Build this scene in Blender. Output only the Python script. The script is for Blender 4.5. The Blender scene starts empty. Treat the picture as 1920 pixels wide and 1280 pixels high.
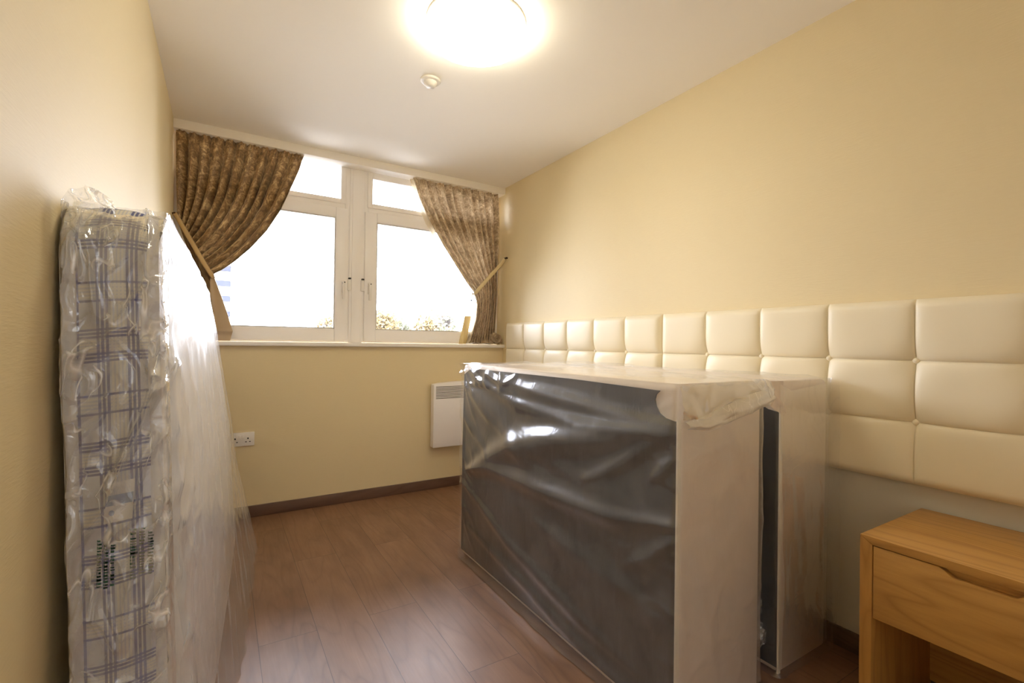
import bpy, bmesh, math, random
import numpy as np
from mathutils import Vector, Matrix, noise

random.seed(7)
S = bpy.context.scene
COL = S.collection

# ------------------------------------------------------------------ camera
H_CAM = 1.142
F_PX, YAW, PITCH, ROLL = 889.055, 0.54844, 0.0053, -0.01326
cam_data = bpy.data.cameras.new('camera')
cam_data.sensor_width = 36.0
cam_data.lens = F_PX / 1920.0 * 36.0
cam_data.clip_start = 0.02
cam_data.clip_end = 600
cam = bpy.data.objects.new('camera', cam_data)
COL.objects.link(cam)
fwd = Vector((math.sin(YAW) * math.cos(PITCH), math.cos(YAW) * math.cos(PITCH), math.sin(PITCH)))
rt = Vector((math.cos(YAW), -math.sin(YAW), 0))
up = rt.cross(fwd)
rt2 = rt * math.cos(ROLL) - up * math.sin(ROLL)
up2 = up * math.cos(ROLL) + rt * math.sin(ROLL)
M = Matrix((rt2, up2, -fwd)).transposed().to_4x4()
M.translation = Vector((0, 0, H_CAM))
cam.matrix_world = M
S.camera = cam

# ------------------------------------------------------------------ exposure, sky
S.view_settings.view_transform = 'Standard'
S.view_settings.look = 'None'
S.view_settings.exposure = 0.0
S.view_settings.gamma = 1.0
S.view_settings.use_curve_mapping = False
SKY = 19.5
LAMP = 19.0
HALL = 62.0
world = bpy.data.worlds.new('overcast_sky')
S.world = world
world.use_nodes = True
bg = world.node_tree.nodes['Background']
bg.inputs[0].default_value = (0.97, 1.02, 1.16, 1)
bg.inputs[1].default_value = SKY
S.cycles.max_bounces = 14
S.cycles.diffuse_bounces = 10
S.cycles.glossy_bounces = 6
S.cycles.transparent_max_bounces = 16
S.cycles.sample_clamp_indirect = 6.0

# room numbers (metres)
XL, XR = -0.269, 2.048
YF, YB = 3.5, -0.85
ZC = 2.473
YW = 3.6           # window plane

# ------------------------------------------------------------------ portal at the window
pd = bpy.data.lights.new('window_portal', 'AREA')
pd.shape = 'RECTANGLE'
pd.size, pd.size_y = XR - XL, 1.35
pd.cycles.is_portal = True
po = bpy.data.objects.new('window_portal', pd)
po.location = ((XL + XR) / 2, 3.74, 1.78)
po.rotation_euler = (math.radians(-90), 0, 0)
COL.objects.link(po)

# ------------------------------------------------------------------ materials
def lin(c):
    return tuple(((x / 12.92) if x <= 0.04045 else ((x + 0.055) / 1.055) ** 2.4) for x in c)

def rgb(r, g, b):
    return lin((r / 255., g / 255., b / 255.)) + (1.0,)

class NT:
    """small node-tree helper"""
    def __init__(s, name):
        s.m = bpy.data.materials.new(name)
        s.m.use_nodes = True
        s.t = s.m.node_tree
        s.t.nodes.clear()
        s.out = s.t.nodes.new('ShaderNodeOutputMaterial')
    def n(s, typ, **kw):
        nd = s.t.nodes.new(typ)
        for k, v in kw.items():
            if k.startswith('i_'):
                key = k[2:]
                key = int(key) if key.isdigit() else key.replace('_', ' ')
                s.put(nd.inputs[key], v)
            else:
                setattr(nd, k, v)
        return nd
    def put(s, sock, v):
        if isinstance(v, bpy.types.NodeSocket):
            s.t.links.new(v, sock)
        elif isinstance(v, bpy.types.Node):
            s.t.links.new(v.outputs[0], sock)
        else:
            sock.default_value = v
    def math(s, op, a, b=None, c=None):
        nd = s.t.nodes.new('ShaderNodeMath'); nd.operation = op
        for i, v in enumerate((a, b, c)):
            if v is not None: s.put(nd.inputs[i], v)
        return nd.outputs[0]
    def mix(s, fac, a, b, blend='MIX'):
        nd = s.t.nodes.new('ShaderNodeMix'); nd.data_type = 'RGBA'; nd.blend_type = blend
        s.put(nd.inputs[0], fac); s.put(nd.inputs[6], a); s.put(nd.inputs[7], b)
        return nd.outputs[2]
    def ramp(s, fac, stops):
        nd = s.t.nodes.new('ShaderNodeValToRGB')
        els = nd.color_ramp.elements
        while len(els) < len(stops): els.new(0.5)
        for e, (p, c) in zip(els, stops):
            e.position = p; e.color = c
        s.put(nd.inputs[0], fac)
        return nd.outputs[0]
    def obj(s, scale=(1, 1, 1), rot=(0, 0, 0), loc=(0, 0, 0)):
        tc = s.t.nodes.new('ShaderNodeTexCoord')
        mp = s.t.nodes.new('ShaderNodeMapping')
        s.t.links.new(tc.outputs['Object'], mp.inputs[0])
        mp.inputs[1].default_value = loc; mp.inputs[2].default_value = rot; mp.inputs[3].default_value = scale
        return mp.outputs[0]
    def uv(s, scale=(1, 1, 1)):
        tc = s.t.nodes.new('ShaderNodeTexCoord')
        mp = s.t.nodes.new('ShaderNodeMapping')
        s.t.links.new(tc.outputs['UV'], mp.inputs[0]); mp.inputs[3].default_value = scale
        return mp.outputs[0]
    def noise(s, vec, scale=5, detail=3, rough=0.5, dist=0):
        nd = s.n('ShaderNodeTexNoise'); s.put(nd.inputs['Vector'], vec)
        nd.inputs['Scale'].default_value = scale; nd.inputs['Detail'].default_value = detail
        nd.inputs['Roughness'].default_value = rough; nd.inputs['Distortion'].default_value = dist
        return nd.outputs[0]
    def bump(s, h, strength=0.3, dist=0.01, normal=None):
        nd = s.n('ShaderNodeBump'); s.put(nd.inputs['Height'], h)
        nd.inputs['Strength'].default_value = strength; nd.inputs['Distance'].default_value = dist
        if normal is not None: s.put(nd.inputs['Normal'], normal)
        return nd.outputs[0]
    def principled(s, color, rough=0.5, normal=None, **kw):
        nd = s.n('ShaderNodeBsdfPrincipled')
        s.put(nd.inputs['Base Color'], color); s.put(nd.inputs['Roughness'], rough)
        if normal is not None: s.put(nd.inputs['Normal'], normal)
        for k, v in kw.items(): s.put(nd.inputs[k.replace('_', ' ')], v)
        s.t.links.new(nd.outputs[0], s.out.inputs[0])
        return nd

def simple(name, col, rough=0.5, bump=0.0, bscale=60, **kw):
    t = NT(name)
    nrm = None
    if bump: nrm = t.bump(t.noise(t.obj(), bscale, 4), bump, 0.002)
    t.principled(col, rough, nrm, **kw)
    return t.m

def wallpaper():
    t = NT('yellow_wallpaper')
    v = t.obj(scale=(1, 1, 9))
    fine = t.noise(v, 22, 5, 0.65)
    big = t.noise(t.obj(), 1.6, 2)
    c = t.mix(t.math('MULTIPLY', fine, 0.5), rgb(229, 213, 172), rgb(219, 200, 155))
    c = t.mix(t.math('MULTIPLY', big, 0.25), c, rgb(224, 207, 166))
    t.principled(c, 0.62, t.bump(fine, 0.35, 0.0025))
    return t.m

def grey_wall():
    t = NT('plain_grey_wall')
    n = t.noise(t.obj(), 90, 3)
    t.principled(rgb(205, 200, 186), 0.7, t.bump(n, 0.1, 0.001))
    return t.m

def ceiling_paint():
    t = NT('ceiling_paint')
    n = t.noise(t.obj(), 40, 4)
    t.principled(rgb(246, 242, 234), 0.75, t.bump(n, 0.06, 0.002))
    return t.m

def laminate():
    t = NT('oak_laminate')
    # planks run along Y, 0.205 wide, 1.2 long
    tc = t.n('ShaderNodeTexCoord')
    sep = t.n('ShaderNodeSeparateXYZ'); t.put(sep.inputs[0], tc.outputs['Object'])
    x, y = sep.outputs[0], sep.outputs[1]
    px = t.math('DIVIDE', t.math('SUBTRACT', x, 0.131 - 2.05), 0.205)
    ix = t.math('FLOOR', px)
    odd = t.math('MODULO', ix, 2.0)
    jit = t.n('ShaderNodeTexWhiteNoise', noise_dimensions='1D'); t.put(jit.inputs['W'], t.math('MULTIPLY', ix, 1.7))
    py = t.math('DIVIDE', t.math('ADD', t.math('SUBTRACT', y, 2.0 - 12.0), t.math('MULTIPLY', odd, 0.52)), 1.2)
    iy = t.math('FLOOR', py)
    fx, fy = t.math('FRACT', px), t.math('FRACT', py)
    ex = t.math('MULTIPLY', t.math('MINIMUM', fx, t.math('SUBTRACT', 1.0, fx)), 0.205)
    ey = t.math('MULTIPLY', t.math('MINIMUM', fy, t.math('SUBTRACT', 1.0, fy)), 1.2)
    edge = t.math('MINIMUM', ex, ey)
    seam = t.math('LESS_THAN', edge, 0.0011)
    wn = t.n('ShaderNodeTexWhiteNoise', noise_dimensions='2D')
    cmb = t.n('ShaderNodeCombineXYZ'); t.put(cmb.inputs[0], ix); t.put(cmb.inputs[1], iy)
    t.put(wn.inputs['Vector'], cmb.outputs[0])
    rnd = wn.outputs['Value']
    off = t.math('MULTIPLY', rnd, 40.0)
    gv = t.n('ShaderNodeCombineXYZ')
    t.put(gv.inputs[0], t.math('ADD', x, off)); t.put(gv.inputs[1], t.math('ADD', t.math('MULTIPLY', y, 0.14), off)); t.put(gv.inputs[2], off)
    warp = t.noise(gv.outputs[0], 5.0, 2, 0.5)
    rings = t.math('FRACT', t.math('MULTIPLY', warp, 13.0))
    rings = t.math('ABSOLUTE', t.math('SUBTRACT', t.math('MULTIPLY', rings, 2.0), 1.0))
    gv2 = t.n('ShaderNodeCombineXYZ')
    t.put(gv2.inputs[0], t.math('ADD', x, off)); t.put(gv2.inputs[1], t.math('MULTIPLY', y, 0.05)); t.put(gv2.inputs[2], off)
    fib = t.noise(gv2.outputs[0], 130.0, 4, 0.65)
    gv3 = t.n('ShaderNodeCombineXYZ')
    t.put(gv3.inputs[0], x); t.put(gv3.inputs[1], t.math('MULTIPLY', y, 0.3)); t.put(gv3.inputs[2], off)
    blot = t.noise(gv3.outputs[0], 9.0, 3, 0.6)
    c = t.ramp(blot, [(0.25, rgb(112, 82, 60)), (0.5, rgb(136, 103, 79)), (0.78, rgb(156, 122, 96))])
    c = t.mix(t.math('MULTIPLY', t.math('POWER', rings, 3.0), 0.42), c, rgb(92, 64, 46))
    c = t.mix(t.math('MULTIPLY', fib, 0.45), c, rgb(100, 68, 46))
    c = t.mix(t.math('MULTIPLY', rnd, 0.22), c, rgb(148, 108, 80))
    c = t.mix(t.math('MULTIPLY', seam, 0.65), c, rgb(40, 25, 18))
    r = t.math('ADD', 0.30, t.math('MULTIPLY', fib, 0.16))
    h = t.math('SUBTRACT', t.math('MULTIPLY', fib, 0.5), t.math('MULTIPLY', seam, 1.5))
    t.principled(c, r, t.bump(h, 0.22, 0.0012))
    return t.m

def wood(name, c1, c2, c3, axis='Y', rough=0.42, fine=120):
    t = NT(name)
    sc = {'X': (0.09, 1, 1), 'Y': (1, 0.09, 1), 'Z': (1, 1, 0.09)}[axis]
    v = t.obj(scale=sc)
    w = t.noise(v, 6.5, 2, 0.5, 0.6)
    ring = t.math('FRACT', t.math('MULTIPLY', w, 11.0))
    ring = t.math('ABSOLUTE', t.math('SUBTRACT', t.math('MULTIPLY', ring, 2.0), 1.0))
    fib = t.noise(v, fine, 4, 0.6)
    c = t.mix(t.noise(v, 3.0, 2), c1, c2)
    c = t.mix(t.math('MULTIPLY', t.math('POWER', ring, 2.5), 0.5), c, c3)
    c = t.mix(t.math('MULTIPLY', fib, 0.5), c, c3)
    t.principled(c, rough, t.bump(fib, 0.15, 0.001))
    return t.m

def film(name, refl=1.0, milk=0.05, rough=0.12, bscale=14, bstr=0.35, bdist=0.01, cap=0.55, streak=0.0, sscale=10):
    """thin clear polythene: mostly see-through, shiny on the creases"""
    t = NT(name)
    v = t.obj()
    n1 = t.noise(v, bscale, 4, 0.55, 0.8)
    ridge = t.math('ABSOLUTE', t.math('SUBTRACT', n1, 0.5))
    nrm = t.bump(ridge, bstr, bdist)
    fr = t.n('ShaderNodeFresnel'); fr.inputs[0].default_value = 1.5; t.put(fr.inputs[1], nrm)
    fac = t.math('MINIMUM', t.math('MULTIPLY', fr.outputs[0], 1.9 * refl), cap)
    tr = t.n('ShaderNodeBsdfTransparent'); tr.inputs[0].default_value = (0.98, 0.985, 0.99, 1)
    gl = t.n('ShaderNodeBsdfGlossy'); gl.inputs['Roughness'].default_value = rough; t.put(gl.inputs['Normal'], nrm)
    gl.inputs[0].default_value = (1, 1, 1, 1)
    df = t.n('ShaderNodeBsdfDiffuse'); df.inputs[0].default_value = (0.93, 0.95, 0.98, 1); t.put(df.inputs['Normal'], nrm)
    mfac = t.math('MULTIPLY', t.math('SMOOTH_MIN', t.math('MULTIPLY', n1, 1.6), 1.0, 0.2), milk)
    if streak:      # crease highlights painted in as white diffuse streaks
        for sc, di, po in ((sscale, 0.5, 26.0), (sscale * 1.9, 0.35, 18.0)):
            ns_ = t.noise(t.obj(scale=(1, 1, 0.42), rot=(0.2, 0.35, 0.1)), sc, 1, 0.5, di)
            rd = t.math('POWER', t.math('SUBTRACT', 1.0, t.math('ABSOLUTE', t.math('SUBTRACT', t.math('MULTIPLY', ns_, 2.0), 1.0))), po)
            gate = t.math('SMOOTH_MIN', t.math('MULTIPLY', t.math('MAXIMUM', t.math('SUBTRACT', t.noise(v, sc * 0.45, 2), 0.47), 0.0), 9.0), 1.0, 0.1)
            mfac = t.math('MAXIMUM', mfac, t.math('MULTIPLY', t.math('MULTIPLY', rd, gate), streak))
    m1 = t.n('ShaderNodeMixShader'); t.put(m1.inputs[0], mfac); t.put(m1.inputs[1], tr.outputs[0]); t.put(m1.inputs[2], df.outputs[0])
    m2 = t.n('ShaderNodeMixShader'); t.put(m2.inputs[0], fac); t.put(m2.inputs[1], m1.outputs[0]); t.put(m2.inputs[2], gl.outputs[0])
    t.t.links.new(m2.outputs[0], t.out.inputs[0])
    return t.m

def glass():
    t = NT('window_glass')
    fr = t.n('ShaderNodeFresnel'); fr.inputs[0].default_value = 1.45
    tr = t.n('ShaderNodeBsdfTransparent'); gl = t.n('ShaderNodeBsdfGlossy'); gl.inputs['Roughness'].default_value = 0.02
    m2 = t.n('ShaderNodeMixShader'); t.put(m2.inputs[0], fr.outputs[0]); t.put(m2.inputs[1], tr.outputs[0]); t.put(m2.inputs[2], gl.outputs[0])
    t.t.links.new(m2.outputs[0], t.out.inputs[0])
    return t.m

def velvet(name='crushed_velvet', cols=((94, 70, 42), (140, 110, 70), (206, 176, 124)), trans=0.04):
    t = NT(name)
    v = t.uv(scale=(1, 1, 1))
    n = t.noise(v, 24, 4, 0.62, 1.2)
    n2 = t.noise(v, 11, 3, 0.6, 0.6)
    f = t.math('ADD', t.math('MULTIPLY', n, 0.65), t.math('MULTIPLY', n2, 0.35))
    c = t.ramp(f, [(0.36, rgb(*cols[0])), (0.5, rgb(*cols[1])), (0.64, rgb(*cols[2]))])
    nrm = t.bump(n, 0.3, 0.004)
    p = t.principled(c, 0.5, nrm)
    p.inputs['Sheen Weight'].default_value = 0.5
    p.inputs['Sheen Roughness'].default_value = 0.35
    p.inputs['Sheen Tint'].default_value = rgb(235, 215, 180)
    tl = t.n('ShaderNodeBsdfTranslucent'); t.put(tl.inputs[0], c)
    mx = t.n('ShaderNodeMixShader'); mx.inputs[0].default_value = trans
    t.put(mx.inputs[1], p.outputs[0]); t.put(mx.inputs[2], tl.outputs[0])
    t.t.links.new(mx.outputs[0], t.out.inputs[0])
    return t.m

def lining():
    t = NT('curtain_lining')
    d = t.n('ShaderNodeBsdfDiffuse'); d.inputs[0].default_value = rgb(228, 218, 196)
    tl = t.n('ShaderNodeBsdfTranslucent'); tl.inputs[0].default_value = rgb(228, 218, 196)
    mx = t.n('ShaderNodeMixShader'); mx.inputs[0].default_value = 0.35
    t.put(mx.inputs[1], d.outputs[0]); t.put(mx.inputs[2], tl.outputs[0])
    t.t.links.new(mx.outputs[0], t.out.inputs[0])
    return t.m

M_LINING2 = None
def plaid():
    """UV: x metres across the border, y metres along it"""
    t = NT('blue_plaid_ticking')
    tc = t.n('ShaderNodeTexCoord')
    sep = t.n('ShaderNodeSeparateXYZ'); t.put(sep.inputs[0], tc.outputs['UV'])
    u, v = sep.outputs[0], sep.outputs[1]
    def lines(coord, cs, w):
        acc = None
        for c in cs:
            k = t.math('COMPARE', coord, c, w)
            acc = k if acc is None else t.math('MAXIMUM', acc, k)
        return acc
    vv = t.math('MODULO', t.math('ADD', v, 10.0), 0.215)
    # down-the-band stripes
    nu = lines(u, [0.050, 0.057, 0.064, 0.096, 0.103, 0.110, 0.012, 0.019], 0.0022)
    wu = lines(u, [0.071, 0.077, 0.083, 0.089], 0.0018)
    # cross stripes
    nv = lines(vv, [0.020, 0.027, 0.034, 0.066, 0.073, 0.080, 0.135, 0.170], 0.0022)
    wv = lines(vv, [0.041, 0.047, 0.053, 0.059, 0.142, 0.149, 0.156, 0.163], 0.0018)
    weave = t.noise(t.uv((1, 1, 1)), 900, 2)
    base = t.mix(weave, rgb(204, 208, 218), rgb(220, 223, 230))
    c = t.mix(t.math('MULTIPLY', t.math('MAXIMUM', wu, wv), 0.8), base, rgb(240, 238, 228))
    c = t.mix(t.math('MULTIPLY', nu, 0.8), c, rgb(48, 66, 150))
    c = t.mix(t.math('MULTIPLY', nv, 0.8), c, rgb(48, 66, 150))
    t.principled(c, 0.75)
    return t.m

def satin(name, c, c2, rough=0.35, bstr=0.5):
    t = NT(name)
    v = t.obj()
    n = t.noise(v, 9, 4, 0.55, 0.8)
    w = t.noise(t.obj(scale=(1, 1, 0.2)), 160, 2)
    col = t.mix(t.math('MULTIPLY', w, 0.5), c, c2)
    t.principled(col, rough, t.bump(n, bstr, 0.02), Sheen_Weight=0.2)
    return t.m

def leather():
    t = NT('cream_leatherette')
    v = t.obj()
    grain = t.noise(v, 380, 3)
    c = t.mix(t.math('MULTIPLY', t.noise(v, 2.0, 2), 0.3), rgb(238, 227, 198), rgb(230, 216, 184))
    t.principled(c, 0.42, t.bump(grain, 0.12, 0.0006))
    return t.m

def black_cloth():
    t = NT('black_dust_cloth')
    v = t.obj()
    g = t.noise(v, 500, 2)
    c = t.mix(g, rgb(36, 34, 34), rgb(50, 47, 46))
    big = t.noise(t.obj(scale=(1, 3, 0.7)), 7, 4, 0.6, 0.5)
    t.principled(c, 0.55, t.bump(big, 0.35, 0.012))
    return t.m

def emit(name, col, strength):
    t = NT(name)
    e = t.n('ShaderNodeEmission'); e.inputs[0].default_value = col; e.inputs[1].default_value = strength
    t.t.links.new(e.outputs[0], t.out.inputs[0])
    return t.m

M_WALL = wallpaper(); M_GREY = grey_wall(); M_CEIL = ceiling_paint(); M_FLOOR = laminate()
M_PVC = simple('white_upvc', rgb(246, 243, 240), 0.3)
M_SILL = simple('white_gloss_paint', rgb(240, 236, 230), 0.18)
M_BASE = wood('walnut_skirting', rgb(108, 82, 66), rgb(120, 92, 74), rgb(84, 60, 48), 'X', 0.45)
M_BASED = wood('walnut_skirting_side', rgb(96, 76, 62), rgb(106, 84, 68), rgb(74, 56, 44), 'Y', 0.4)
M_OAK = wood('oak_veneer', rgb(200, 152, 80), rgb(212, 164, 92), rgb(150, 104, 48), 'Y', 0.4)
M_OAKZ = wood('oak_veneer_upright', rgb(192, 142, 72), rgb(204, 154, 82), rgb(150, 104, 48), 'Z', 0.4)
M_GLASS = glass(); M_VELVET = velvet(); M_LINING = lining(); M_PLAID = plaid()
M_VELVET2 = velvet('lit_crushed_velvet', ((132, 112, 86), (184, 163, 132), (230, 214, 184)), 0.08)  # same velvet, with backlight and sheen put into paler colours
M_LINING2 = simple('tan_lining', rgb(190, 168, 138), 0.8, 0.2, 200)
M_SATIN = satin('white_satin_panel', rgb(236, 231, 226), rgb(222, 214, 206), 0.33, 0.45)
M_TAPE = simple('white_binding_tape', rgb(236, 234, 232), 0.6, 0.3, 300)
M_BEIGE = satin('beige_damask', rgb(240, 227, 212), rgb(228, 213, 196), 0.45, 0.12)
M_BLACK = black_cloth(); M_LEATHER = leather()
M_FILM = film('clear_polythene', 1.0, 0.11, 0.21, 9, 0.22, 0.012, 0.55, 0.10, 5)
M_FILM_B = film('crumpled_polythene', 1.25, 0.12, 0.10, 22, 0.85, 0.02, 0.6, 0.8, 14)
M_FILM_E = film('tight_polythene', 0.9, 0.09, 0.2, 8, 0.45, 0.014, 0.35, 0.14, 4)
M_HEAT = simple('white_enamel', rgb(244, 240, 238), 0.35)
M_DARK = simple('dark_gap', rgb(70, 62, 52), 0.7)
M_PLASTIC = simple('white_plastic', rgb(238, 234, 228), 0.25)
M_BLACKP = simple('black_plastic', rgb(30, 26, 22), 0.4)
M_BRASS = simple('dark_bronze', rgb(70, 48, 30), 0.4, Metallic=0.8)
M_GOLD = satin('gold_tieback_fabric', rgb(196, 166, 112), rgb(178, 148, 96), 0.45, 0.1)
M_GOLD2 = satin('pale_gold_tieback_fabric', rgb(222, 204, 158), rgb(206, 186, 138), 0.45, 0.1)
M_LAMP = emit('lit_opal_glass', (1.0, 0.92, 0.71, 1), LAMP)
M_HALL = emit('hall_fill_emitter', (0.78, 0.92, 1.2, 1), HALL)
M_PINE = wood('pale_pine', rgb(236, 216, 160), rgb(228, 206, 148), rgb(210, 184, 126), 'Z', 0.5)
M_PAPER = simple('white_paper', rgb(246, 244, 240), 0.5)
M_BLUE = simple('pale_blue_print', rgb(150, 172, 206), 0.6)
M_GREEN = simple('dark_green_print', rgb(26, 84, 62), 0.5)
M_LEAF = simple('autumn_leaves', rgb(116, 100, 66), 0.9)
M_LEAF2 = simple('green_leaves', rgb(104, 106, 84), 0.9)
M_BARK = simple('bark', rgb(76, 70, 66), 0.9)
M_RENDER = simple('pale_render', rgb(215, 215, 216), 0.8)
M_BAND = simple('blue_grey_glazing', rgb(58, 60, 68), 0.95, Specular_IOR_Level=0.0)
M_GRASS = simple('pale_concrete_paving', rgb(196, 192, 184), 0.9, 0.3, 3)

# ------------------------------------------------------------------ mesh helpers
def link(o, parent=None):
    COL.objects.link(o)
    if parent is not None: o.parent = parent
    return o

def thing(name, label, cat, loc=(0, 0, 0), group=None):
    o = bpy.data.objects.new(name, None)
    o.location = loc
    COL.objects.link(o)
    o['label'] = label; o['category'] = cat
    if group: o['group'] = group
    bpy.context.view_layer.update()
    return o

def tag(o, label, cat, group=None):
    o['label'] = label; o['category'] = cat
    if group: o['group'] = group
    return o

def struct(o):
    o['kind'] = 'structure'
    return o

def mesh_obj(name, verts, faces, mat, parent=None, smooth=True, uvs=None):
    me = bpy.data.meshes.new(name)
    if parent is not None:
        off = Vector(parent_world(parent))
        verts = [Vector(v) - off for v in verts]
    me.from_pydata([tuple(v) for v in verts], [], faces)
    if uvs is not None:
        ul = me.uv_layers.new(name='UVMap')
        for lp in me.loops: ul.data[lp.index].uv = uvs[lp.vertex_index]
    me.materials.append(mat)
    if smooth:
        me.polygons.foreach_set('use_smooth', [True] * len(me.polygons))
    me.update()
    return link(bpy.data.objects.new(name, me), parent)

def parent_world(p):
    v = Vector((0, 0, 0))
    while p is not None:
        v = v + p.location; p = p.parent
    return v

def bm_obj(name, bm, mat, parent=None, smooth=False, bevel=0.0, seg=2):
    if bevel: bmesh.ops.bevel(bm, geom=bm.edges[:], offset=bevel, segments=seg, profile=0.5, affect='EDGES', clamp_overlap=True)
    bmesh.ops.recalc_face_normals(bm, faces=bm.faces[:])
    if parent is not None: bmesh.ops.translate(bm, verts=bm.verts[:], vec=-parent_world(parent))
    me = bpy.data.meshes.new(name)
    bm.to_mesh(me); bm.free()
    me.materials.append(mat)
    if smooth or bevel:
        me.polygons.foreach_set('use_smooth', [True] * len(me.polygons))
        if not smooth:
            try: me.set_sharp_from_angle(angle=math.radians(40))
            except Exception: pass
    return link(bpy.data.objects.new(name, me), parent)

def add_box(bm, a, b):
    r = bmesh.ops.create_cube(bm, size=1.0)
    for v in r['verts']:
        v.co = Vector([(a[i] + b[i]) / 2 + v.co[i] * (b[i] - a[i]) for i in range(3)])
    return r['verts']

def box(name, a, b, mat, parent=None, bevel=0.0, seg=2):
    bm = bmesh.new(); add_box(bm, a, b)
    return bm_obj(name, bm, mat, parent, bevel=bevel, seg=seg)

def cyl(name, p, q, r, mat, parent=None, r2=None, seg=24, bevel=0.0):
    bm = bmesh.new()
    add_cyl(bm, p, q, r, r2, seg)
    if bevel:
        ed = [e for e in bm.edges if len(e.link_faces) == 2 and any(len(f.verts) > 4 for f in e.link_faces)]
        bmesh.ops.bevel(bm, geom=ed, offset=bevel, segments=2, affect='EDGES')
    return bm_obj(name, bm, mat, parent, smooth=False, bevel=0.0)

def add_cyl(bm, p, q, r, r2=None, seg=24):
    p, q = Vector(p), Vector(q); d = q - p
    rr = bmesh.ops.create_cone(bm, cap_ends=True, segments=seg, radius1=r, radius2=r if r2 is None else r2, depth=d.length)
    R = Vector((0, 0, 1)).rotation_difference(d.normalized()).to_matrix()
    for v in rr['verts']: v.co = R @ v.co + (p + q) / 2

def prism(name, pts, axis, a, b, mat, parent=None, bevel=0.0):
    """outline pts in the plane normal to axis, extruded from a to b"""
    bm = bmesh.new()
    def co(p, t):
        return {'X': (t, p[0], p[1]), 'Y': (p[0], t, p[1]), 'Z': (p[0], p[1], t)}[axis]
    f1 = bm.faces.new([bm.verts.new(co(p, a)) for p in pts])
    r = bmesh.ops.extrude_face_region(bm, geom=[f1])
    for g in r['geom']:
        if isinstance(g, bmesh.types.BMVert):
            k = 'XYZ'.index(axis); g.co[k] = b
    return bm_obj(name, bm, mat, parent, bevel=bevel)

def grid_faces(nu, nv, off=0):
    return [(off + i * nv + j, off + (i + 1) * nv + j, off + (i + 1) * nv + j + 1, off + i * nv + j + 1) for i in range(nu - 1) for j in range(nv - 1)]

def tube(name, pts, r, mat, parent=None, seg=10, rr=None):
    pts = [Vector(p) for p in pts]
    vs, fs = [], []
    nprev = None
    for i, p in enumerate(pts):
        d = (pts[min(i + 1, len(pts) - 1)] - pts[max(i - 1, 0)]).normalized()
        n = nprev if nprev is not None else (Vector((0, 0, 1)) if abs(d.z) < 0.9 else Vector((1, 0, 0)))
        n = (n - d * n.dot(d)).normalized(); nprev = n
        b = d.cross(n)
        ra = r if rr is None else rr[i]
        for k in range(seg):
            a = 2 * math.pi * k / seg
            vs.append(p + n * math.cos(a) * ra + b * math.sin(a) * ra)
    for i in range(len(pts) - 1):
        for k in range(seg):
            fs.append((i * seg + k, i * seg + (k + 1) % seg, (i + 1) * seg + (k + 1) % seg, (i + 1) * seg + k))
    fs.append(tuple(range(seg))[::-1]); fs.append(tuple((len(pts) - 1) * seg + k for k in range(seg)))
    return mesh_obj(name, vs, fs, mat, parent)

def lathe(name, prof, centre, mat, parent=None, seg=48):
    vs, fs = [], []
    n = len(prof)
    for k in range(seg):
        a = 2 * math.pi * k / seg
        for r, z in prof: vs.append((centre[0] + r * math.cos(a), centre[1] + r * math.sin(a), centre[2] + z))
    for k in range(seg):
        for j in range(n - 1):
            a, b = k * n + j, ((k + 1) % seg) * n + j
            fs.append((a, b, b + 1, a + 1))
    return mesh_obj(name, vs, fs, mat, parent)

def sstep(a, b, x):
    t = np.clip((np.asarray(x, float) - a) / (b - a), 0, 1)
    return t * t * (3 - 2 * t)

def nz(x, y, z=0.0):
    return noise.noise(Vector((x, y, z)))

def fbm(x, y, z=0.0, o=4):
    return noise.fractal(Vector((x, y, z)), 1.0, 2.0, o)

def crease(x, y, z=0.0):
    """ridged noise 0..1, sharp folds"""
    return (1 - abs(noise.noise(Vector((x, y, z))) * 1.6)) ** 4

def softfold(x, y, z=0.0):
    return (1 - abs(noise.noise(Vector((x, y, z))) * 1.4)) ** 2

# ------------------------------------------------------------------ the room shell
struct(box('floor', (XL - 0.15, -1.95, -0.12), (XR + 0.15, YF + 0.02, 0), M_FLOOR))
struct(box('ceiling', (XL - 0.15, -1.95, ZC), (XR + 0.15, 3.76, ZC + 0.12), M_CEIL))
struct(box('wall_left', (XL - 0.12, -1.92, 0), (XL, 3.76, ZC), M_WALL))
struct(box('wall_right', (XR, -1.92, 0), (XR + 0.12, 3.76, ZC), M_WALL))
struct(box('wall_far', (XL, YF, 0), (XR, 3.76, 1.108), M_WALL))
bm = bmesh.new()
add_box(bm, (0.62, YB - 0.1, 0), (XR, YB, ZC)); add_box(bm, (XL, YB - 0.1, 2.04), (0.62, YB, ZC)); add_box(bm, (XL, YB - 0.1, 0), (-0.20, YB, 2.04))
struct(bm_obj('wall_back', bm, M_CEIL))
struct(box('wall_hall', (XL, -1.92, 0), (XR, -1.8, ZC), M_CEIL))
# the greyer strip of wall behind and below the headboard
t1 = box('trim_3', (XR - 0.003, 0.0, 0.074), (XR, 3.42, 1.0), M_GREY); struct(t1)
struct(box('trim_1', (XL, 3.488, 2.416), (XR, 3.60, ZC), M_CEIL, bevel=0.003))
struct(box('window_sill', (XL, 3.462, 1.108), (XR, 3.605, 1.136), M_SILL, bevel=0.006, seg=3)).name = 'trim_2'
struct(box('baseboard_far', (XL, YF - 0.015, 0), (XR, YF, 0.074), M_BASE, bevel=0.002))
struct(box('baseboard_right', (XR - 0.015, YB, 0), (XR, YF - 0.015, 0.074), M_BASED, bevel=0.002))
struct(box('baseboard_left', (XL, YB, 0), (XL + 0.015, YF - 0.015, 0.074), M_BASED, bevel=0.002))
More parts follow.
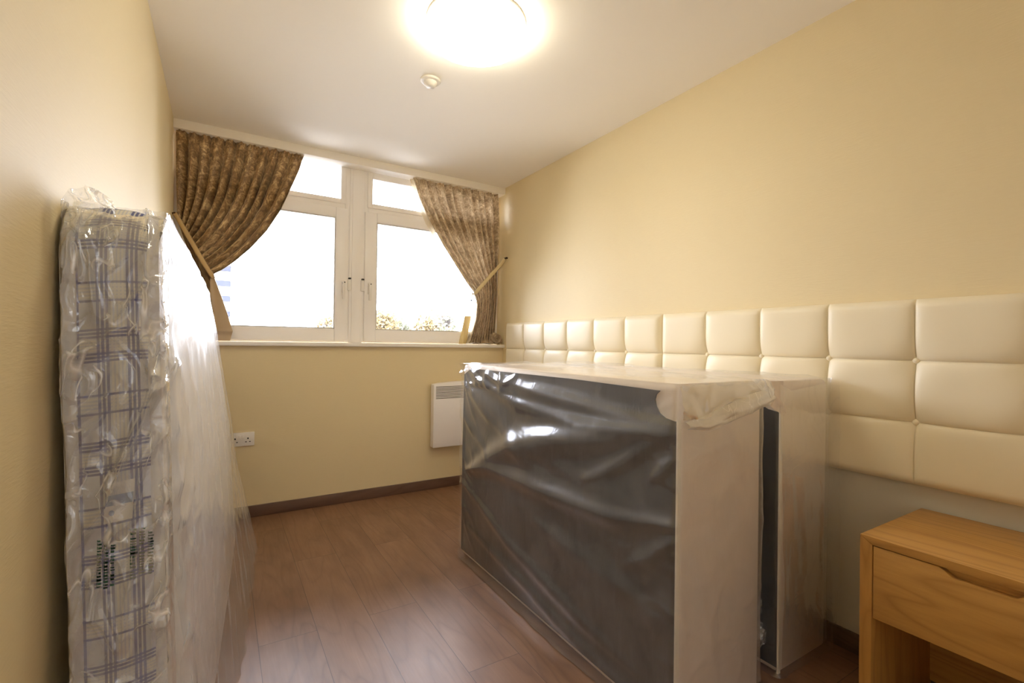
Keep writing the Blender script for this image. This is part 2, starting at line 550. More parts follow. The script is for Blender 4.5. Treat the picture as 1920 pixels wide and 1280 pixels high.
# the open doorway beside the camera
fr = bmesh.new()
add_box(fr, (0.60, YB - 0.11, 0), (0.67, YB + 0.012, 2.09)); add_box(fr, (-0.20, YB - 0.11, 2.02), (0.67, YB + 0.012, 2.09)); add_box(fr, (-0.25, YB - 0.11, 0), (-0.185, YB + 0.012, 2.09))
struct(bm_obj('door_1', fr, M_SILL))

# ------------------------------------------------------------------ windows
def bar(bm, x0, x1, z0, z1, y0, y1):
    add_box(bm, (x0, y0, z0), (x1, y1, z1))

def ring_bm(x0, x1, z0, z1, wl, wr, wt, wb, y0, y1):
    bm = bmesh.new()
    bar(bm, x0, x0 + wl, z0, z1, y0, y1); bar(bm, x1 - wr, x1, z0, z1, y0, y1)
    bar(bm, x0 + wl, x1 - wr, z1 - wt, z1, y0, y1); bar(bm, x0 + wl, x1 - wr, z0, z0 + wb, y0, y1)
    return bm

def window(idx, x0, x1, hinge_left, top_rail):
    zb, zt, zm = 1.136, 2.46, 2.14
    w = bpy.data.objects.new('window_%d' % idx, None); w.location = (x0, YW, zb); COL.objects.link(w); struct(w)
    bm = ring_bm(x0, x1, zb, zt, 0.035, 0.035, 0.03, 0.03, YW + 0.004, YW + 0.07)
    bar(bm, x0 + 0.035, x1 - 0.035, zm - 0.025, zm + 0.02, YW + 0.004, YW + 0.07)
    bm_obj('window_frame', bm, M_PVC, w, bevel=0.003)
    # casement
    a0, a1 = (x0 + 0.03, x1 - 0.012) if not hinge_left else (x0 + 0.012, x1 - 0.03)
    s = bm_obj('casement_sash', ring_bm(a0, a1, zb + 0.012, 2.115, 0.088, 0.088, 0.07, 0.087, YW - 0.012, YW + 0.045), M_PVC, w, bevel=0.005)
    g = ring_bm(a0 + 0.084, a1 - 0.084, zb + 0.095, 2.049, 0.012, 0.012, 0.012, 0.012, YW - 0.004, YW + 0.02)
    bm_obj('glazing_bead', g, simple('glazing_bead_grey_%d' % idx, rgb(196, 192, 186), 0.4), s)
    box('pane', (a0 + 0.08, YW + 0.014, zb + 0.09), (a1 - 0.08, YW + 0.02, 2.054), M_GLASS, s)
    # top light
    b0, b1 = x0 + 0.03, x1 - 0.03
    s2 = bm_obj('top_light_sash', ring_bm(b0, b1, 2.15, 2.455, 0.038, 0.038, top_rail, 0.034, YW - 0.006, YW + 0.045), M_PVC, w, bevel=0.004)
    box('pane', (b0 + 0.03, YW + 0.014, 2.18), (b1 - 0.03, YW + 0.02, 2.45 - top_rail + 0.01), M_GLASS, s2)
    # lever handle and the lock plate on the frame
    hx = a1 - 0.033 if not hinge_left else a0 + 0.036
    h = box('handle', (hx - 0.011, YW - 0.024, 1.50), (hx + 0.011, YW - 0.012, 1.585), M_PLASTIC, s, bevel=0.003)
    box('handle_lever', (hx - 0.008, YW - 0.048, 1.46), (hx + 0.008, YW - 0.034, 1.60), M_PLASTIC, h, bevel=0.004) if False else None
    lv = bmesh.new(); add_box(lv, (hx - 0.008, YW - 0.05, 1.452), (hx + 0.008, YW - 0.036, 1.575)); add_cyl(lv, (hx, YW - 0.05, 1.57), (hx, YW - 0.02, 1.57), 0.010)
    lvo = bm_obj('lever', lv, M_PLASTIC, s, bevel=0.0025)
    kx = a1 + 0.012 if not hinge_left else a0 - 0.012
    lk = box('lock_plate', (kx - 0.012, YW - 0.014, 1.52), (kx + 0.012, YW + 0.006, 1.60), M_PLASTIC, w, bevel=0.003)
    box('lock_button', (kx - 0.009, YW - 0.022, 1.602), (kx + 0.009, YW - 0.002, 1.612), M_BLACKP, lk, bevel=0.002)
    cyl('keyhole', (hx + 0.003, YW - 0.0525, 1.572), (hx + 0.003, YW - 0.0495, 1.572), 0.0045, M_BLACKP, lvo)
    return w

window(1, XL, 0.79, False, 0.012)
window(2, 0.885, XR, True, 0.085)
post = struct(bm_obj('trim_4', (lambda bm: (bar(bm, 0.788, 0.887, 1.136, 2.46, YW - 0.004, YW + 0.075), bar(bm, 0.805, 0.87, 1.136, 2.46, YW - 0.010, YW), bm)[2])(bmesh.new()), M_PVC, bevel=0.003))

# ------------------------------------------------------------------ ceiling lamp
LX, LY = 0.885, 1.765
lamp = thing('ceiling_lamp', 'round flush ceiling lamp with glowing opal glass dome', 'ceiling light', (LX, LY, ZC))
lathe('lamp_base', [(0.0, -0.001), (0.205, -0.001), (0.208, -0.012), (0.2, -0.022), (0.0, -0.022)], (LX, LY, ZC), M_HEAT, lamp)
prof = [(0.215 * math.cos(a) + 0.0, -0.046 + (0.016 if a > 0 else 0.050) * math.sin(a)) for a in np.linspace(1.35, -math.pi / 2, 22)]
lathe('lamp_shade', prof, (LX, LY, ZC), M_LAMP, lamp)

hl = thing('hall_fill_lamp', 'unseen fill lamp added on the hall ceiling outside the doorway', 'ceiling light', (0.25, -1.35, ZC))  # added out of view to fill the surfaces that face the camera
lathe('lamp_base', [(0.0, 0.0), (0.175, 0.0), (0.175, -0.02), (0.0, -0.02)], (0.25, -1.35, ZC), M_HEAT, hl, 24)
lathe('lamp_shade', [(0.17 * math.cos(a), -0.02 - 0.05 * math.sin(a)) for a in np.linspace(0, math.pi / 2, 7)], (0.25, -1.35, ZC), M_HALL, hl, 24)

det = thing('heat_detector', 'small white round heat detector on the ceiling near the lamp', 'detector', (0.881, 2.268, ZC))
lathe('detector_base', [(0.0, 0.0), (0.05, 0.0), (0.052, -0.006), (0.046, -0.012), (0.0, -0.012)], (0.881, 2.268, ZC), M_PLASTIC, det, 32)
lathe('detector_head', [(0.034, -0.012), (0.034, -0.02), (0.026, -0.03), (0.022, -0.036), (0.0, -0.037)], (0.881, 2.268, ZC), M_PLASTIC, det, 32)

# ------------------------------------------------------------------ double socket
sk = thing('wall_socket', 'white double plug socket on the wall below the window', 'socket', (0.114, YF, 0.508))
box('face_plate', (0.041, YF - 0.010, 0.464), (0.187, YF, 0.552), M_PLASTIC, sk, bevel=0.003)
for cx in (0.078, 0.150):
    bm = bmesh.new()
    add_box(bm, (cx - 0.004, YF - 0.0112, 0.508), (cx + 0.004, YF - 0.0098, 0.518))
    for dx in (-0.011, 0.011): add_box(bm, (cx + dx - 0.0045, YF - 0.0112, 0.489), (cx + dx + 0.0045, YF - 0.0098, 0.494))
    bm_obj('pin_holes', bm, M_BLACKP, sk)
for cx in (0.105, 0.123):
    box('rocker_switch', (cx - 0.007, YF - 0.0155, 0.512), (cx + 0.007, YF - 0.0095, 0.534), M_PLASTIC, sk, bevel=0.002)

# ------------------------------------------------------------------ panel heater
X0, X1 = 1.39, 1.93
ht = thing('panel_heater', 'white electric panel heater under the window behind the wrapped bed base', 'heater', (1.66, YF, 0.34))
pts = [(X0, 0.335), (X1, 0.335), (X1, 0.822)]
for i in range(13):
    u = i / 12.0; pts.append((X1 + (X0 - X1) * u, 0.822 + 0.020 * math.sin(math.pi * u) ** 0.7))
pts.append((X0, 0.822))
# remove the doubled end points
clean = []
for p_ in pts:
    if not clean or (abs(p_[0] - clean[-1][0]) + abs(p_[1] - clean[-1][1])) > 1e-5: clean.append(p_)
if abs(clean[0][0] - clean[-1][0]) + abs(clean[0][1] - clean[-1][1]) < 1e-5: clean.pop()
prism('heater_body', clean, 'Y', YF - 0.085, YF - 0.02, M_HEAT, ht, bevel=0.006)
for k in range(9):
    z = 0.802 - k * 0.0112
    box('louvre_slot', (X0 + 0.018, YF - 0.0865, z), (X1 - 0.018, YF - 0.084, z + 0.0042), M_DARK, ht)
box('wall_bracket', (X0 + 0.06, YF - 0.02, 0.42), (X1 - 0.06, YF, 0.72), M_HEAT, ht)

# ------------------------------------------------------------------ headboard
def headboard(y1, n, label):
    """upholstered panel starting at y1 (window end) running towards the camera"""
    TW, TH, R = 0.2725, 0.2105, 3
    z0 = 0.682
    y0 = y1 - n * TW
    t = thing('headboard', label, 'headboard', (XR, (y0 + y1) / 2, z0), 'cream headboard panels along the right wall')
    k = 17
    s = (1 - np.cos(np.linspace(0, math.pi, k))) / 2          # crowded at the seams
    ys = np.concatenate([y0 + TW * (i + s[:-1]) for i in range(n)] + [[y1]])
    zs = np.concatenate([z0 + TH * (i + s[:-1]) for i in range(R)] + [[z0 + R * TH]])
    Yg, Zg = np.meshgrid(ys, zs, indexing='ij')
    fy = (Yg - y0) / TW; fz = (Zg - z0) / TH
    a = (fy - np.floor(np.clip(fy, 0, n - 1e-6))) * 2 - 1
    b = (fz - np.floor(np.clip(fz, 0, R - 1e-6))) * 2 - 1
    a = np.where(fy >= n - 1e-6, 1, a); b = np.where(fz >= R - 1e-6, 1, b)
    pil = (np.clip(1 - np.abs(a) ** 5, 0, 1) ** 0.42) * (np.clip(1 - np.abs(b) ** 5, 0, 1) ** 0.42)
    hgt = 0.036 + 0.016 * pil
    dip = np.zeros_like(hgt)
    for i in range(1, n):
        for j in range(1, R):
            r = np.hypot((Yg - (y0 + i * TW)), (Zg - (z0 + j * TH)))
            dip = np.maximum(dip, np.exp(-(r / 0.042) ** 1.5))
    hgt = hgt - 0.017 * dip
    # seams away from the top edge stay taut; the outer edges roll back to the wall
    ed = np.minimum(np.minimum(Yg - y0, y1 - Yg), np.minimum(Zg - z0, z0 + R * TH - Zg))
    hgt = hgt - 0.010 * (1 - sstep(0, 0.02, ed))
    vs = [(XR - hgt[i, j], ys[i], zs[j]) for i in range(len(ys)) for j in range(len(zs))]
    nu, nv = len(ys), len(zs)
    fs = grid_faces(nu, nv)
    base = len(vs)
    loop = [i * nv for i in range(nu)] + [(nu - 1) * nv + j for j in range(1, nv)] + [i * nv + nv - 1 for i in range(nu - 2, -1, -1)] + [j for j in range(nv - 2, 0, -1)]
    for q in loop: vs.append((XR - 0.002, vs[q][1], vs[q][2]))
    for q in range(len(loop)):
        fs.append((loop[q], base + q, base + (q + 1) % len(loop), loop[(q + 1) % len(loop)]))
    mesh_obj('padding', vs, [f[::-1] for f in fs], M_LEATHER, t)
    for i in range(1, n):
        for j in range(1, R):
            if j == 1 and y0 + i * TW > 1.0: continue
            c = (XR - 0.020, y0 + i * TW, z0 + j * TH)
            vb, fb = [], []
            for q in range(5):
                ph = q / 4 * math.pi / 2
                for m in range(16):
                    aa = m / 16 * 2 * math.pi
                    vb.append((c[0] - 0.009 * math.cos(ph), c[1] + 0.0125 * math.sin(ph) * math.cos(aa), c[2] + 0.0125 * math.sin(ph) * math.sin(aa)))
            for q in range(4):
                for m in range(16): fb.append((q * 16 + m, q * 16 + (m + 1) % 16, (q + 1) * 16 + (m + 1) % 16, (q + 1) * 16 + m))
            mesh_obj('button', vb, fb, M_LEATHER, t)
    return t

headboard(3.388, 6, 'cream buttoned headboard panel nearest the window, behind the wrapped bed base')
headboard(3.388 - 6 * 0.2725 - 0.001, 6, 'cream buttoned headboard panel above the oak bedside table')

# ------------------------------------------------------------------ bedside table
NX0, NX1, NY0, NY1, NZ = 1.586, 2.026, 0.125, 0.646, 0.606
ns = thing('bedside_table', 'oak bedside table with one drawer below the headboard', 'bedside table', ((NX0 + NX1) / 2, (NY0 + NY1) / 2, 0))
T = 0.030
prism('table_top', [(NY0, NZ), (NY1, NZ), (NY1 - T, NZ - 0.022), (NY0 + T, NZ - 0.022)], 'X', NX0, NX1, M_OAK, ns, bevel=0.0012)
prism('side_panel', [(NY1, NZ - 0.0006), (NY1, 0), (NY1 - T, 0), (NY1 - T, NZ - 0.0226)], 'X', NX0, NX1, M_OAKZ, ns, bevel=0.0012)
prism('side_panel', [(NY0, NZ - 0.0006), (NY0 + T, NZ - 0.0226), (NY0 + T, 0), (NY0, 0)], 'X', NX0, NX1, M_OAKZ, ns, bevel=0.0012)
box('back_panel', (NX1 - 0.012, NY0 + T, 0.05), (NX1, NY1 - T, NZ - 0.023), M_OAK, ns)
dt, db = NZ - 0.025, 0.377
yc = (NY0 + NY1) / 2
dpts = [(NY0 + T + 0.002, dt), (NY0 + T + 0.002, db), (NY1 - T - 0.002, db), (NY1 - T - 0.002, dt)]
nd = 0.019
for u in (0.0, 0.12, 0.22): pass
dpts += [(yc + 0.085, dt), (yc + 0.074, dt - 0.005), (yc + 0.058, dt - nd + 0.002), (yc + 0.05, dt - nd), (yc - 0.05, dt - nd), (yc - 0.058, dt - nd + 0.002), (yc - 0.074, dt - 0.005), (yc - 0.085, dt)]
dr = prism('drawer', dpts, 'X', NX0 + 0.003, NX0 + 0.022, M_OAK, ns, bevel=0.001)
bm = bmesh.new()
add_box(bm, (NX0 + 0.022, NY0 + T + 0.01, db + 0.01), (NX1 - 0.03, NY0 + T + 0.022, dt - 0.03)); add_box(bm, (NX0 + 0.022, NY1 - T - 0.022, db + 0.01), (NX1 - 0.03, NY1 - T - 0.01, dt - 0.03))
add_box(bm, (NX0 + 0.022, NY0 + T + 0.01, db + 0.004), (NX1 - 0.03, NY1 - T - 0.01, db + 0.01))
add_box(bm, (NX0 + 0.022, NY0 + T + 0.01, db + 0.02), (NX0 + 0.034, NY1 - T - 0.01, dt - 0.004))
bm_obj('drawer_box', bm, M_OAK, dr)

# ------------------------------------------------------------------ divan bed bases in polythene
def sheet(path, z0, z1, nz_, disp, close_top=True, z_of=None):
    """vertical sheet following a plan path [(x,y,nx,ny,s)], displaced outward by disp(s,z,x,y)"""
    vs = []
    zs = np.linspace(z0, z1, nz_)
    for (x, y, nx, ny, s) in path:
        for z in zs:
            d = disp(s, z, x, y)
            vs.append((x + nx * d, y + ny * d, z))
    return vs, grid_faces(len(path), nz_)

def plan_path(x0, x1, y0, y1, r, step, wrap_right=True):
    """from far left corner along the left face to the near end and round to the right face"""
    P = []; s = 0.0
    n = int((y1 - y0 - 2 * r) / step)
    for i in range(n + 1):
        y = y1 - r - (y1 - y0 - 2 * r) * i / n; P.append((x0, y, -1, 0))
    for i in range(1, 7):
        a = i / 7 * math.pi / 2; P.append((x0 + r - r * math.cos(a), y0 + r - r * math.sin(a), -math.cos(a), -math.sin(a)))
    n = int((x1 - x0 - 2 * r) / step)
    for i in range(n + 1):
        x = x0 + r + (x1 - x0 - 2 * r) * i / n; P.append((x, y0, 0, -1))
    for i in range(1, 7):
        a = i / 7 * math.pi / 2; P.append((x1 - r + r * math.sin(a), y0 + r - r * math.cos(a), math.sin(a), -math.cos(a)))
    for i in range(12):
        P.append((x1, y0 + r + (y1 - y0 - 2 * r) * i / 11, 1, 0))
    out = []
    for i, p in enumerate(P):
        if i: s += math.hypot(p[0] - P[i - 1][0], p[1] - P[i - 1][1])
        out.append(p + (s,))
    return out

RIDGES = [  # (y, z) polylines of the folds on the black side, height, width
    ([(2.30, 0.93), (2.137, 0.85), (1.996, 0.78), (1.86, 0.74)], 0.010, 0.020),
    ([(2.25, 1.0), (1.899, 0.918), (1.737, 0.88), (1.312, 0.867), (0.934, 0.885)], 0.013, 0.022),
    ([(2.22, 1.02), (1.656, 0.951), (1.177, 0.918), (0.925, 0.916)], 0.012, 0.020),
    ([(2.216, 0.485), (1.95, 0.62), (1.754, 0.698), (1.434, 0.785), (1.175, 0.838), (0.915, 0.905)], 0.034, 0.042),
    ([(2.25, 0.49), (1.93, 0.55), (1.647, 0.562), (1.366, 0.569), (1.146, 0.58), (0.915, 0.627)], 0.024, 0.028),
    ([(0.92, 0.886), (1.056, 0.805), (1.173, 0.728), (1.294, 0.671)], 0.012, 0.018),
    ([(0.918, 0.818), (1.001, 0.735)], 0.010, 0.014),
    ([(2.226, 0.191), (1.637, 0.132), (1.214, 0.066), (0.93, 0.03)], 0.012, 0.020),
    ([(2.3, 0.40), (1.809, 0.26), (1.299, 0.168), (1.046, 0.129)], 0.012, 0.022),
    ([(0.914, 0.589), (1.008, 0.499), (1.1, 0.44)], 0.010, 0.014),
    ([(2.199, 0.917), (1.90, 0.80), (1.70, 0.662), (1.5, 0.62)], 0.009, 0.030),
    ([(2.30, 0.75), (2.15, 0.68), (2.0, 0.60)], 0.008, 0.018),
    ([(1.6, 0.70), (1.3, 0.66), (1.05, 0.64)], 0.007, 0.03),
    ([(0.93, 0.30), (1.1, 0.36), (1.35, 0.38), (1.6, 0.42)], 0.007, 0.03),
]
def seg_dist(y, z, pts):
    best, tt = 9.0, 0.0
    for i in range(len(pts) - 1):
        ax, az = pts[i]; bx, bz = pts[i + 1]
        dx, dz = bx - ax, bz - az
        L = dx * dx + dz * dz
        t = max(0, min(1, ((y - ax) * dx + (z - az) * dz) / L))
        d = math.hypot(y - ax - t * dx, z - az - t * dz)
        if d < best: best, tt = d, (i + t) / (len(pts) - 1)
    return best, tt

def divan(label, x0, x1, y0, y1, zt, seed, detailed):
    t = thing('bed_base', label, 'bed base', ((x0 + x1) / 2, (y0 + y1) / 2, 0), 'plastic wrapped bed base halves')
    box('base_body', (x0, y0, 0.006), (x1, y1, zt), M_BEIGE, t, bevel=0.02, seg=4)
    # black dust cloth stapled over the left side
    pb = [(y0 + 0.004, 0.03), (y0 + 0.004, zt - 0.108), (y0 + 0.045, zt - 0.101), (y0 + 0.066, zt - 0.090), (y0 + 0.080, zt - 0.07), (y0 + 0.085, zt - 0.05), (y0 + 0.080, zt - 0.034), (y0 + 0.066, zt - 0.022), (y0 + 0.5, zt - 0.016), (y1 - 0.10, zt - 0.02), (y1 - 0.02, zt - 0.055), (y1 - 0.008, zt - 0.4), (y1 - 0.008, 0.03)]
    prism('dust_cloth', pb, 'X', x0 - 0.004, x0 + 0.004, M_BLACK, t)
    box('board_edge', (x0 - 0.005, y0 - 0.002, 0.01), (x0 + 0.011, y0 + 0.004, zt - 0.10), simple('pale_selvedge_%d' % seed, rgb(236, 226, 206), 0.6), t, bevel=0.0015)
    path = plan_path(x0 - 0.004, x1 + 0.002, y0 - 0.002, y1, 0.016, 0.011 if detailed else 0.014)
    n_left = None
    def disp(s, z, x, y):
        left = x <= x0 + 0.002
        d = 0.004
        if left and detailed:
            for pts, amp, wid in RIDGES:
                dd, tt = seg_dist(y, z, pts)
                w = wid * (0.55 + 0.9 * math.sin(math.pi * min(1, max(0, tt))) ** 0.8)
                d += amp * (0.35 + 0.65 * math.sin(math.pi * min(1, max(0, tt)))) * math.exp(-(dd / w) ** 2)
            d += 0.008 * fbm(y * 1.6, z * 2.6, seed) + 0.006 + 0.016 * math.sin(math.pi * (y - y0) / (y1 - y0))
            edge = min(y - y0, 0.12) / 0.12
            d += (1 - edge) * 0.006 * crease(y * 9, z * 16, seed)
            far = min(y1 - y, 0.25) / 0.25
            d += (1 - far) * 0.010 * crease(y * 5, z * 9 - y * 6, seed + 4)
            if z > zt - 0.10 and y > 1.75: d += 0.012 * crease(y * 8, z * 12, 9)
        else:
            d += 0.004 * crease(s * 2.3 + z * 2.0, z * 3.1 - s * 1.3, seed) + 0.0025 * crease(s * 7, z * 6, seed + 2)
            if x > x1 - 0.001: return 0.001
            if not left: d += 0.006 * max(0, fbm(x * 6 + z * 2, z * 1.8, seed + 7)) 
        # loose hem on the floor
        d += 0.020 * math.exp(-(z / 0.018)) * (0.6 + 0.6 * abs(nz(s * 6, 0, seed)))
        d += 0.006 * math.exp(-((zt - z) / 0.02))
        if y > y1 - 0.05 and left: d += 0.004
        return max(d, 0.0015)
    vs, fs = sheet(path, 0.004, zt + 0.004, 120 if detailed else 80, disp)
    # lid of the bag: a grid over the top
    off = len(vs)
    nx_, ny_ = 34, 90
    for i in range(nx_):
        for j in range(ny_):
            x = x0 - 0.012 + (x1 - x0 + 0.02) * i / (nx_ - 1); y = y0 - 0.008 + (y1 - y0 + 0.012) * j / (ny_ - 1)
            e = min(i, nx_ - 1 - i) / 4; e2 = min(j, ny_ - 1 - j) / 4
            f = min(1, e) * min(1, e2)
            z = zt + 0.004 + f * (0.003 + 0.010 * crease(x * 3 + y * 0.5, y * 1.6, seed + 11) * (1.0 if y > 1.6 else 0.5) + 0.004 * crease(x * 9, y * 5, seed))
            vs.append((x, y, z))
    fs += [f for f in grid_faces(nx_, ny_, off)]
    mesh_obj('plastic_wrap', vs, fs, M_FILM if detailed else M_FILM_E, t)
    return t

def flap(parent, pts_top, pts_bot, n, m, bulge, seed, mat, name='loose_film_flap', outward=(0, -1, 0)):
    """a loose fold of film spanned between two polylines"""
    def lerp(P, u):
        k = u * (len(P) - 1); i = min(int(k), len(P) - 2); f = k - i
        return Vector(P[i]).lerp(Vector(P[i + 1]), f)
    vs = []
    o = Vector(outward)
    for i in range(n):
        a = lerp(pts_top, i / (n - 1)); b = lerp(pts_bot, i / (n - 1))
        for j in range(m):
            v = j / (m - 1)
            p = a.lerp(b, v)
            d = bulge * math.sin(math.pi * min(1, v * 0.9 + 0.05)) + 0.010 * crease(i / n * 3, v * 1.5, seed) * v + 0.004 * fbm(i / n * 9, v * 5, seed)
            vs.append(p + o * d)
    return mesh_obj(name, vs, grid_faces(n, m), mat, parent)

A = divan('wrapped bed base half showing its black underside to the window side of the room', 1.125, 1.540, 0.915, 2.345, 1.030, 3, True)
A['label'] = 'plastic wrapped bed base half whose large black side faces the room'
B = divan('x', 1.662, 1.984, 0.920, 2.350, 1.024, 8, False)
B['label'] = 'plastic wrapped bed base half standing against the cream headboard'
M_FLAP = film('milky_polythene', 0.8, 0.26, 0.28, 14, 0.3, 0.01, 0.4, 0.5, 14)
# fold of spare film hanging over the end of the first base
flap(A, [(1.135, 0.902, 0.925), (1.20, 0.900, 0.932), (1.32, 0.898, 0.965), (1.44, 0.898, 0.992), (1.548, 0.895, 1.008)],
     [(1.135, 0.896, 0.905), (1.22, 0.893, 0.895), (1.33, 0.890, 0.915), (1.45, 0.888, 0.938), (1.556, 0.888, 0.962)], 40, 10, 0.012, 5, M_FLAP)
flap(A, [(1.118, 0.905, 1.028), (1.25, 0.903, 1.034), (1.40, 0.903, 1.036), (1.552, 0.90, 1.032)],
     [(1.125, 0.900, 0.93), (1.22, 0.899, 0.93), (1.35, 0.899, 0.962), (1.555, 0.897, 0.985)], 40, 10, 0.004, 15, M_FILM)
# corner wad
flap(A, [(1.50, 0.93, 1.036), (1.53, 0.90, 1.038), (1.566, 0.905, 1.03)], [(1.51, 0.888, 0.975), (1.545, 0.882, 0.962), (1.572, 0.90, 0.985)], 16, 12, 0.008, 25, M_FLAP)
# beige cloth turned over the top corner of the second base, and its film
flap(B, [(1.588, 0.93, 1.024), (1.62, 0.925, 1.026), (1.66, 0.914, 1.026)], [(1.59, 0.925, 0.945), (1.62, 0.92, 0.93), (1.664, 0.912, 0.905)], 14, 10, 0.004, 31, M_BEIGE, name='turned_cloth')
flap(B, [(1.640, 0.912, 1.016), (1.70, 0.905, 0.992), (1.80, 0.897, 1.002), (1.90, 0.890, 1.012), (1.984, 0.880, 1.004)],
     [(1.655, 0.908, 0.02), (1.70, 0.902, 0.02), (1.80, 0.892, 0.02), (1.90, 0.886, 0.02), (1.972, 0.882, 0.02)], 44, 90, 0.008, 41, M_FILM_E)

def crumple(parent, c, r, seed, mat, sq=(1, 1, 1)):
    bm = bmesh.new(); bmesh.ops.create_icosphere(bm, subdivisions=5, radius=1.0)
    for v in bm.verts:
        p = v.co.copy()
        k = 0.85 + 0.35 * crease(p.x * 1.1, p.y * 1.1, p.z * 1.1 + seed) - 0.10 * crease(p.x * 2.3, p.y * 2.3, p.z * 2.3 + seed)
        v.co = Vector((c[0] + p.x * r * sq[0] * k, c[1] + p.y * r * sq[1] * k, c[2] + p.z * r * sq[2] * k))
    return bm_obj('crumpled_film', bm, mat, parent, smooth=True)
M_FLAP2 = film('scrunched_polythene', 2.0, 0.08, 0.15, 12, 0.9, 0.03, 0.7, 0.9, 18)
crumple(B, (1.605, 0.985, 0.235), 0.046, 2, M_FLAP2, (0.8, 0.7, 1.0))
crumple(B, (1.606, 0.975, 0.135), 0.050, 9, M_FLAP2, (0.85, 0.7, 1.05))

# ------------------------------------------------------------------ mattress
MY0, MY1, MZ = 1.205, 3.05, 1.405
def m_right(y, z):
    k = (y - MY0) / (MY1 - MY0)
    near = -0.075 + (-0.120 + 0.075) * (z / MZ)
    far_t = -0.068
    far = np.interp(z, [0, 0.7, 1.23, 1.405], [0.070, 0.025, -0.058, -0.085])
    kk = min(1, max(0, k)) ** 0.75
    v = near + (far - near) * kk
    v += 0.012 * math.sin(math.pi * max(0, min(1, k))) * math.sin(math.pi * z / MZ)
    return v
def m_th(y, z):
    k = max(0, min(1, (y - MY0) / (MY1 - MY0)))
    return 0.142 + 0.032 * k
def m_left(y, z):
    return max(m_right(y, z) - m_th(y, z), XL + 0.008)

def rrect(n_side=60, r=0.11, y0=MY0, y1=MY1, z0=0.004, z1=MZ, inset=0.0):
    """rounded-rectangle outline (y, z), from bottom near going up, over the top and down the far end"""
    y0 += inset; y1 -= inset; z0 += inset; z1 -= inset; r = max(r - inset, 0.01)
    P = []
    def arc(cy, cz, a0, a1, n=10):
        for i in range(n): a = a0 + (a1 - a0) * i / n; P.append((cy + r * math.cos(a), cz + r * math.sin(a)))
    def seg(p, q, n):
        for i in range(n): P.append((p[0] + (q[0] - p[0]) * i / n, p[1] + (q[1] - p[1]) * i / n))
    seg((y0, z0 + r), (y0, z1 - r), n_side)
    arc(y0 + r, z1 - r, math.pi, math.pi / 2)
    seg((y0 + r, z1), (y1 - r, z1), n_side)
    arc(y1 - r, z1 - r, math.pi / 2, 0)
    seg((y1, z1 - r), (y1, z0 + r), n_side)
    arc(y1 - r, z0 + r, 0, -math.pi / 2)
    seg((y1 - r, z0), (y0 + r, z0), n_side)
    arc(y0 + r, z0 + r, -math.pi / 2, -math.pi)
    return P

mt = thing('mattress', 'blue plaid edged mattress in clear plastic leaning upright against the left wall', 'mattress', (-0.12, 2.1, 0))
OUT = rrect(90)
nO = len(OUT)
# border band
nb = 17
vs, uvs = [], []
L = 0.0
for i, (y, z) in enumerate(OUT + [OUT[0]]):
    if i: L += math.hypot(y - OUT[i - 1][0], z - OUT[i - 1][1])
    cy, cz = (MY0 + MY1) / 2, MZ / 2
    pr, nx_ = OUT[i % nO - 1], OUT[(i + 1) % nO]
    ty, tz = nx_[0] - pr[0], nx_[1] - pr[1]; ll = math.hypot(ty, tz) or 1
    ny, nz2 = -tz / ll, ty / ll
    for j in range(nb):
        u = j / (nb - 1)
        xl, xr = m_left(y, z), m_right(y, z)
        bul = 0.014 * (1 - (2 * u - 1) ** 2)
        # stitched handle dimples of the border
        bul += 0.004 * fbm(L * 6, u * 2, 1.0)
        vs.append((xl + (xr - xl) * u, y + ny * bul * 1.0, max(0.003, z + nz2 * bul)))
        uvs.append((u * 0.142, L + 0.02 * math.sin(u * 3.0 + L * 2) * 0.3))
fs = grid_faces(nO + 1, nb)
mesh_obj('border', vs, fs, M_PLAID, mt, uvs=uvs)

def face_panel(name, side, mat):
    """large face as concentric rings shrinking to the centre line"""
    vs, fs, uvs = [], [], []
    rings = 34
    cy, cz = (MY0 + MY1) / 2, MZ / 2
    for k in range(rings):
        f = k / (rings - 1)
        for (y, z) in OUT:
            # shrink towards the centre
            yy = cy + (y - cy) * (1 - f * 0.999); zz = cz + (z - cz) * (1 - f * 0.999)
            edge = min(yy - MY0, MY1 - yy, zz, MZ - zz)
            dep = 0.016 * (1 - math.exp(-max(edge, 0) / 0.05))
            puck = 0.006 * crease(yy * 3.0, zz * 11, 2.0) * math.exp(-max(yy - MY0, 0) / 0.16)
            wr = 0.005 * fbm(yy * 3 + zz, zz * 4 - yy * 2, 5.0)
            x = (m_right(yy, zz) + dep + puck + wr * (1 - math.exp(-max(edge, 0) / 0.03))) if side > 0 else (m_left(yy, zz) - min(dep * 0.25, 0.004))
            vs.append((max(x, XL + 0.003), yy, max(zz, 0.004))); uvs.append((yy, zz))
    for k in range(rings - 1):
        for i in range(nO):
            a, b = k * nO + i, k * nO + (i + 1) % nO
            fs.append((a, b, b + nO, a + nO) if side > 0 else (a, a + nO, b + nO, b))
    return mesh_obj(name, vs, fs, mat, mt, uvs=uvs)
face_panel('sleeping_surface', 1, M_SATIN)
face_panel('back_panel', -1, M_PLAID)

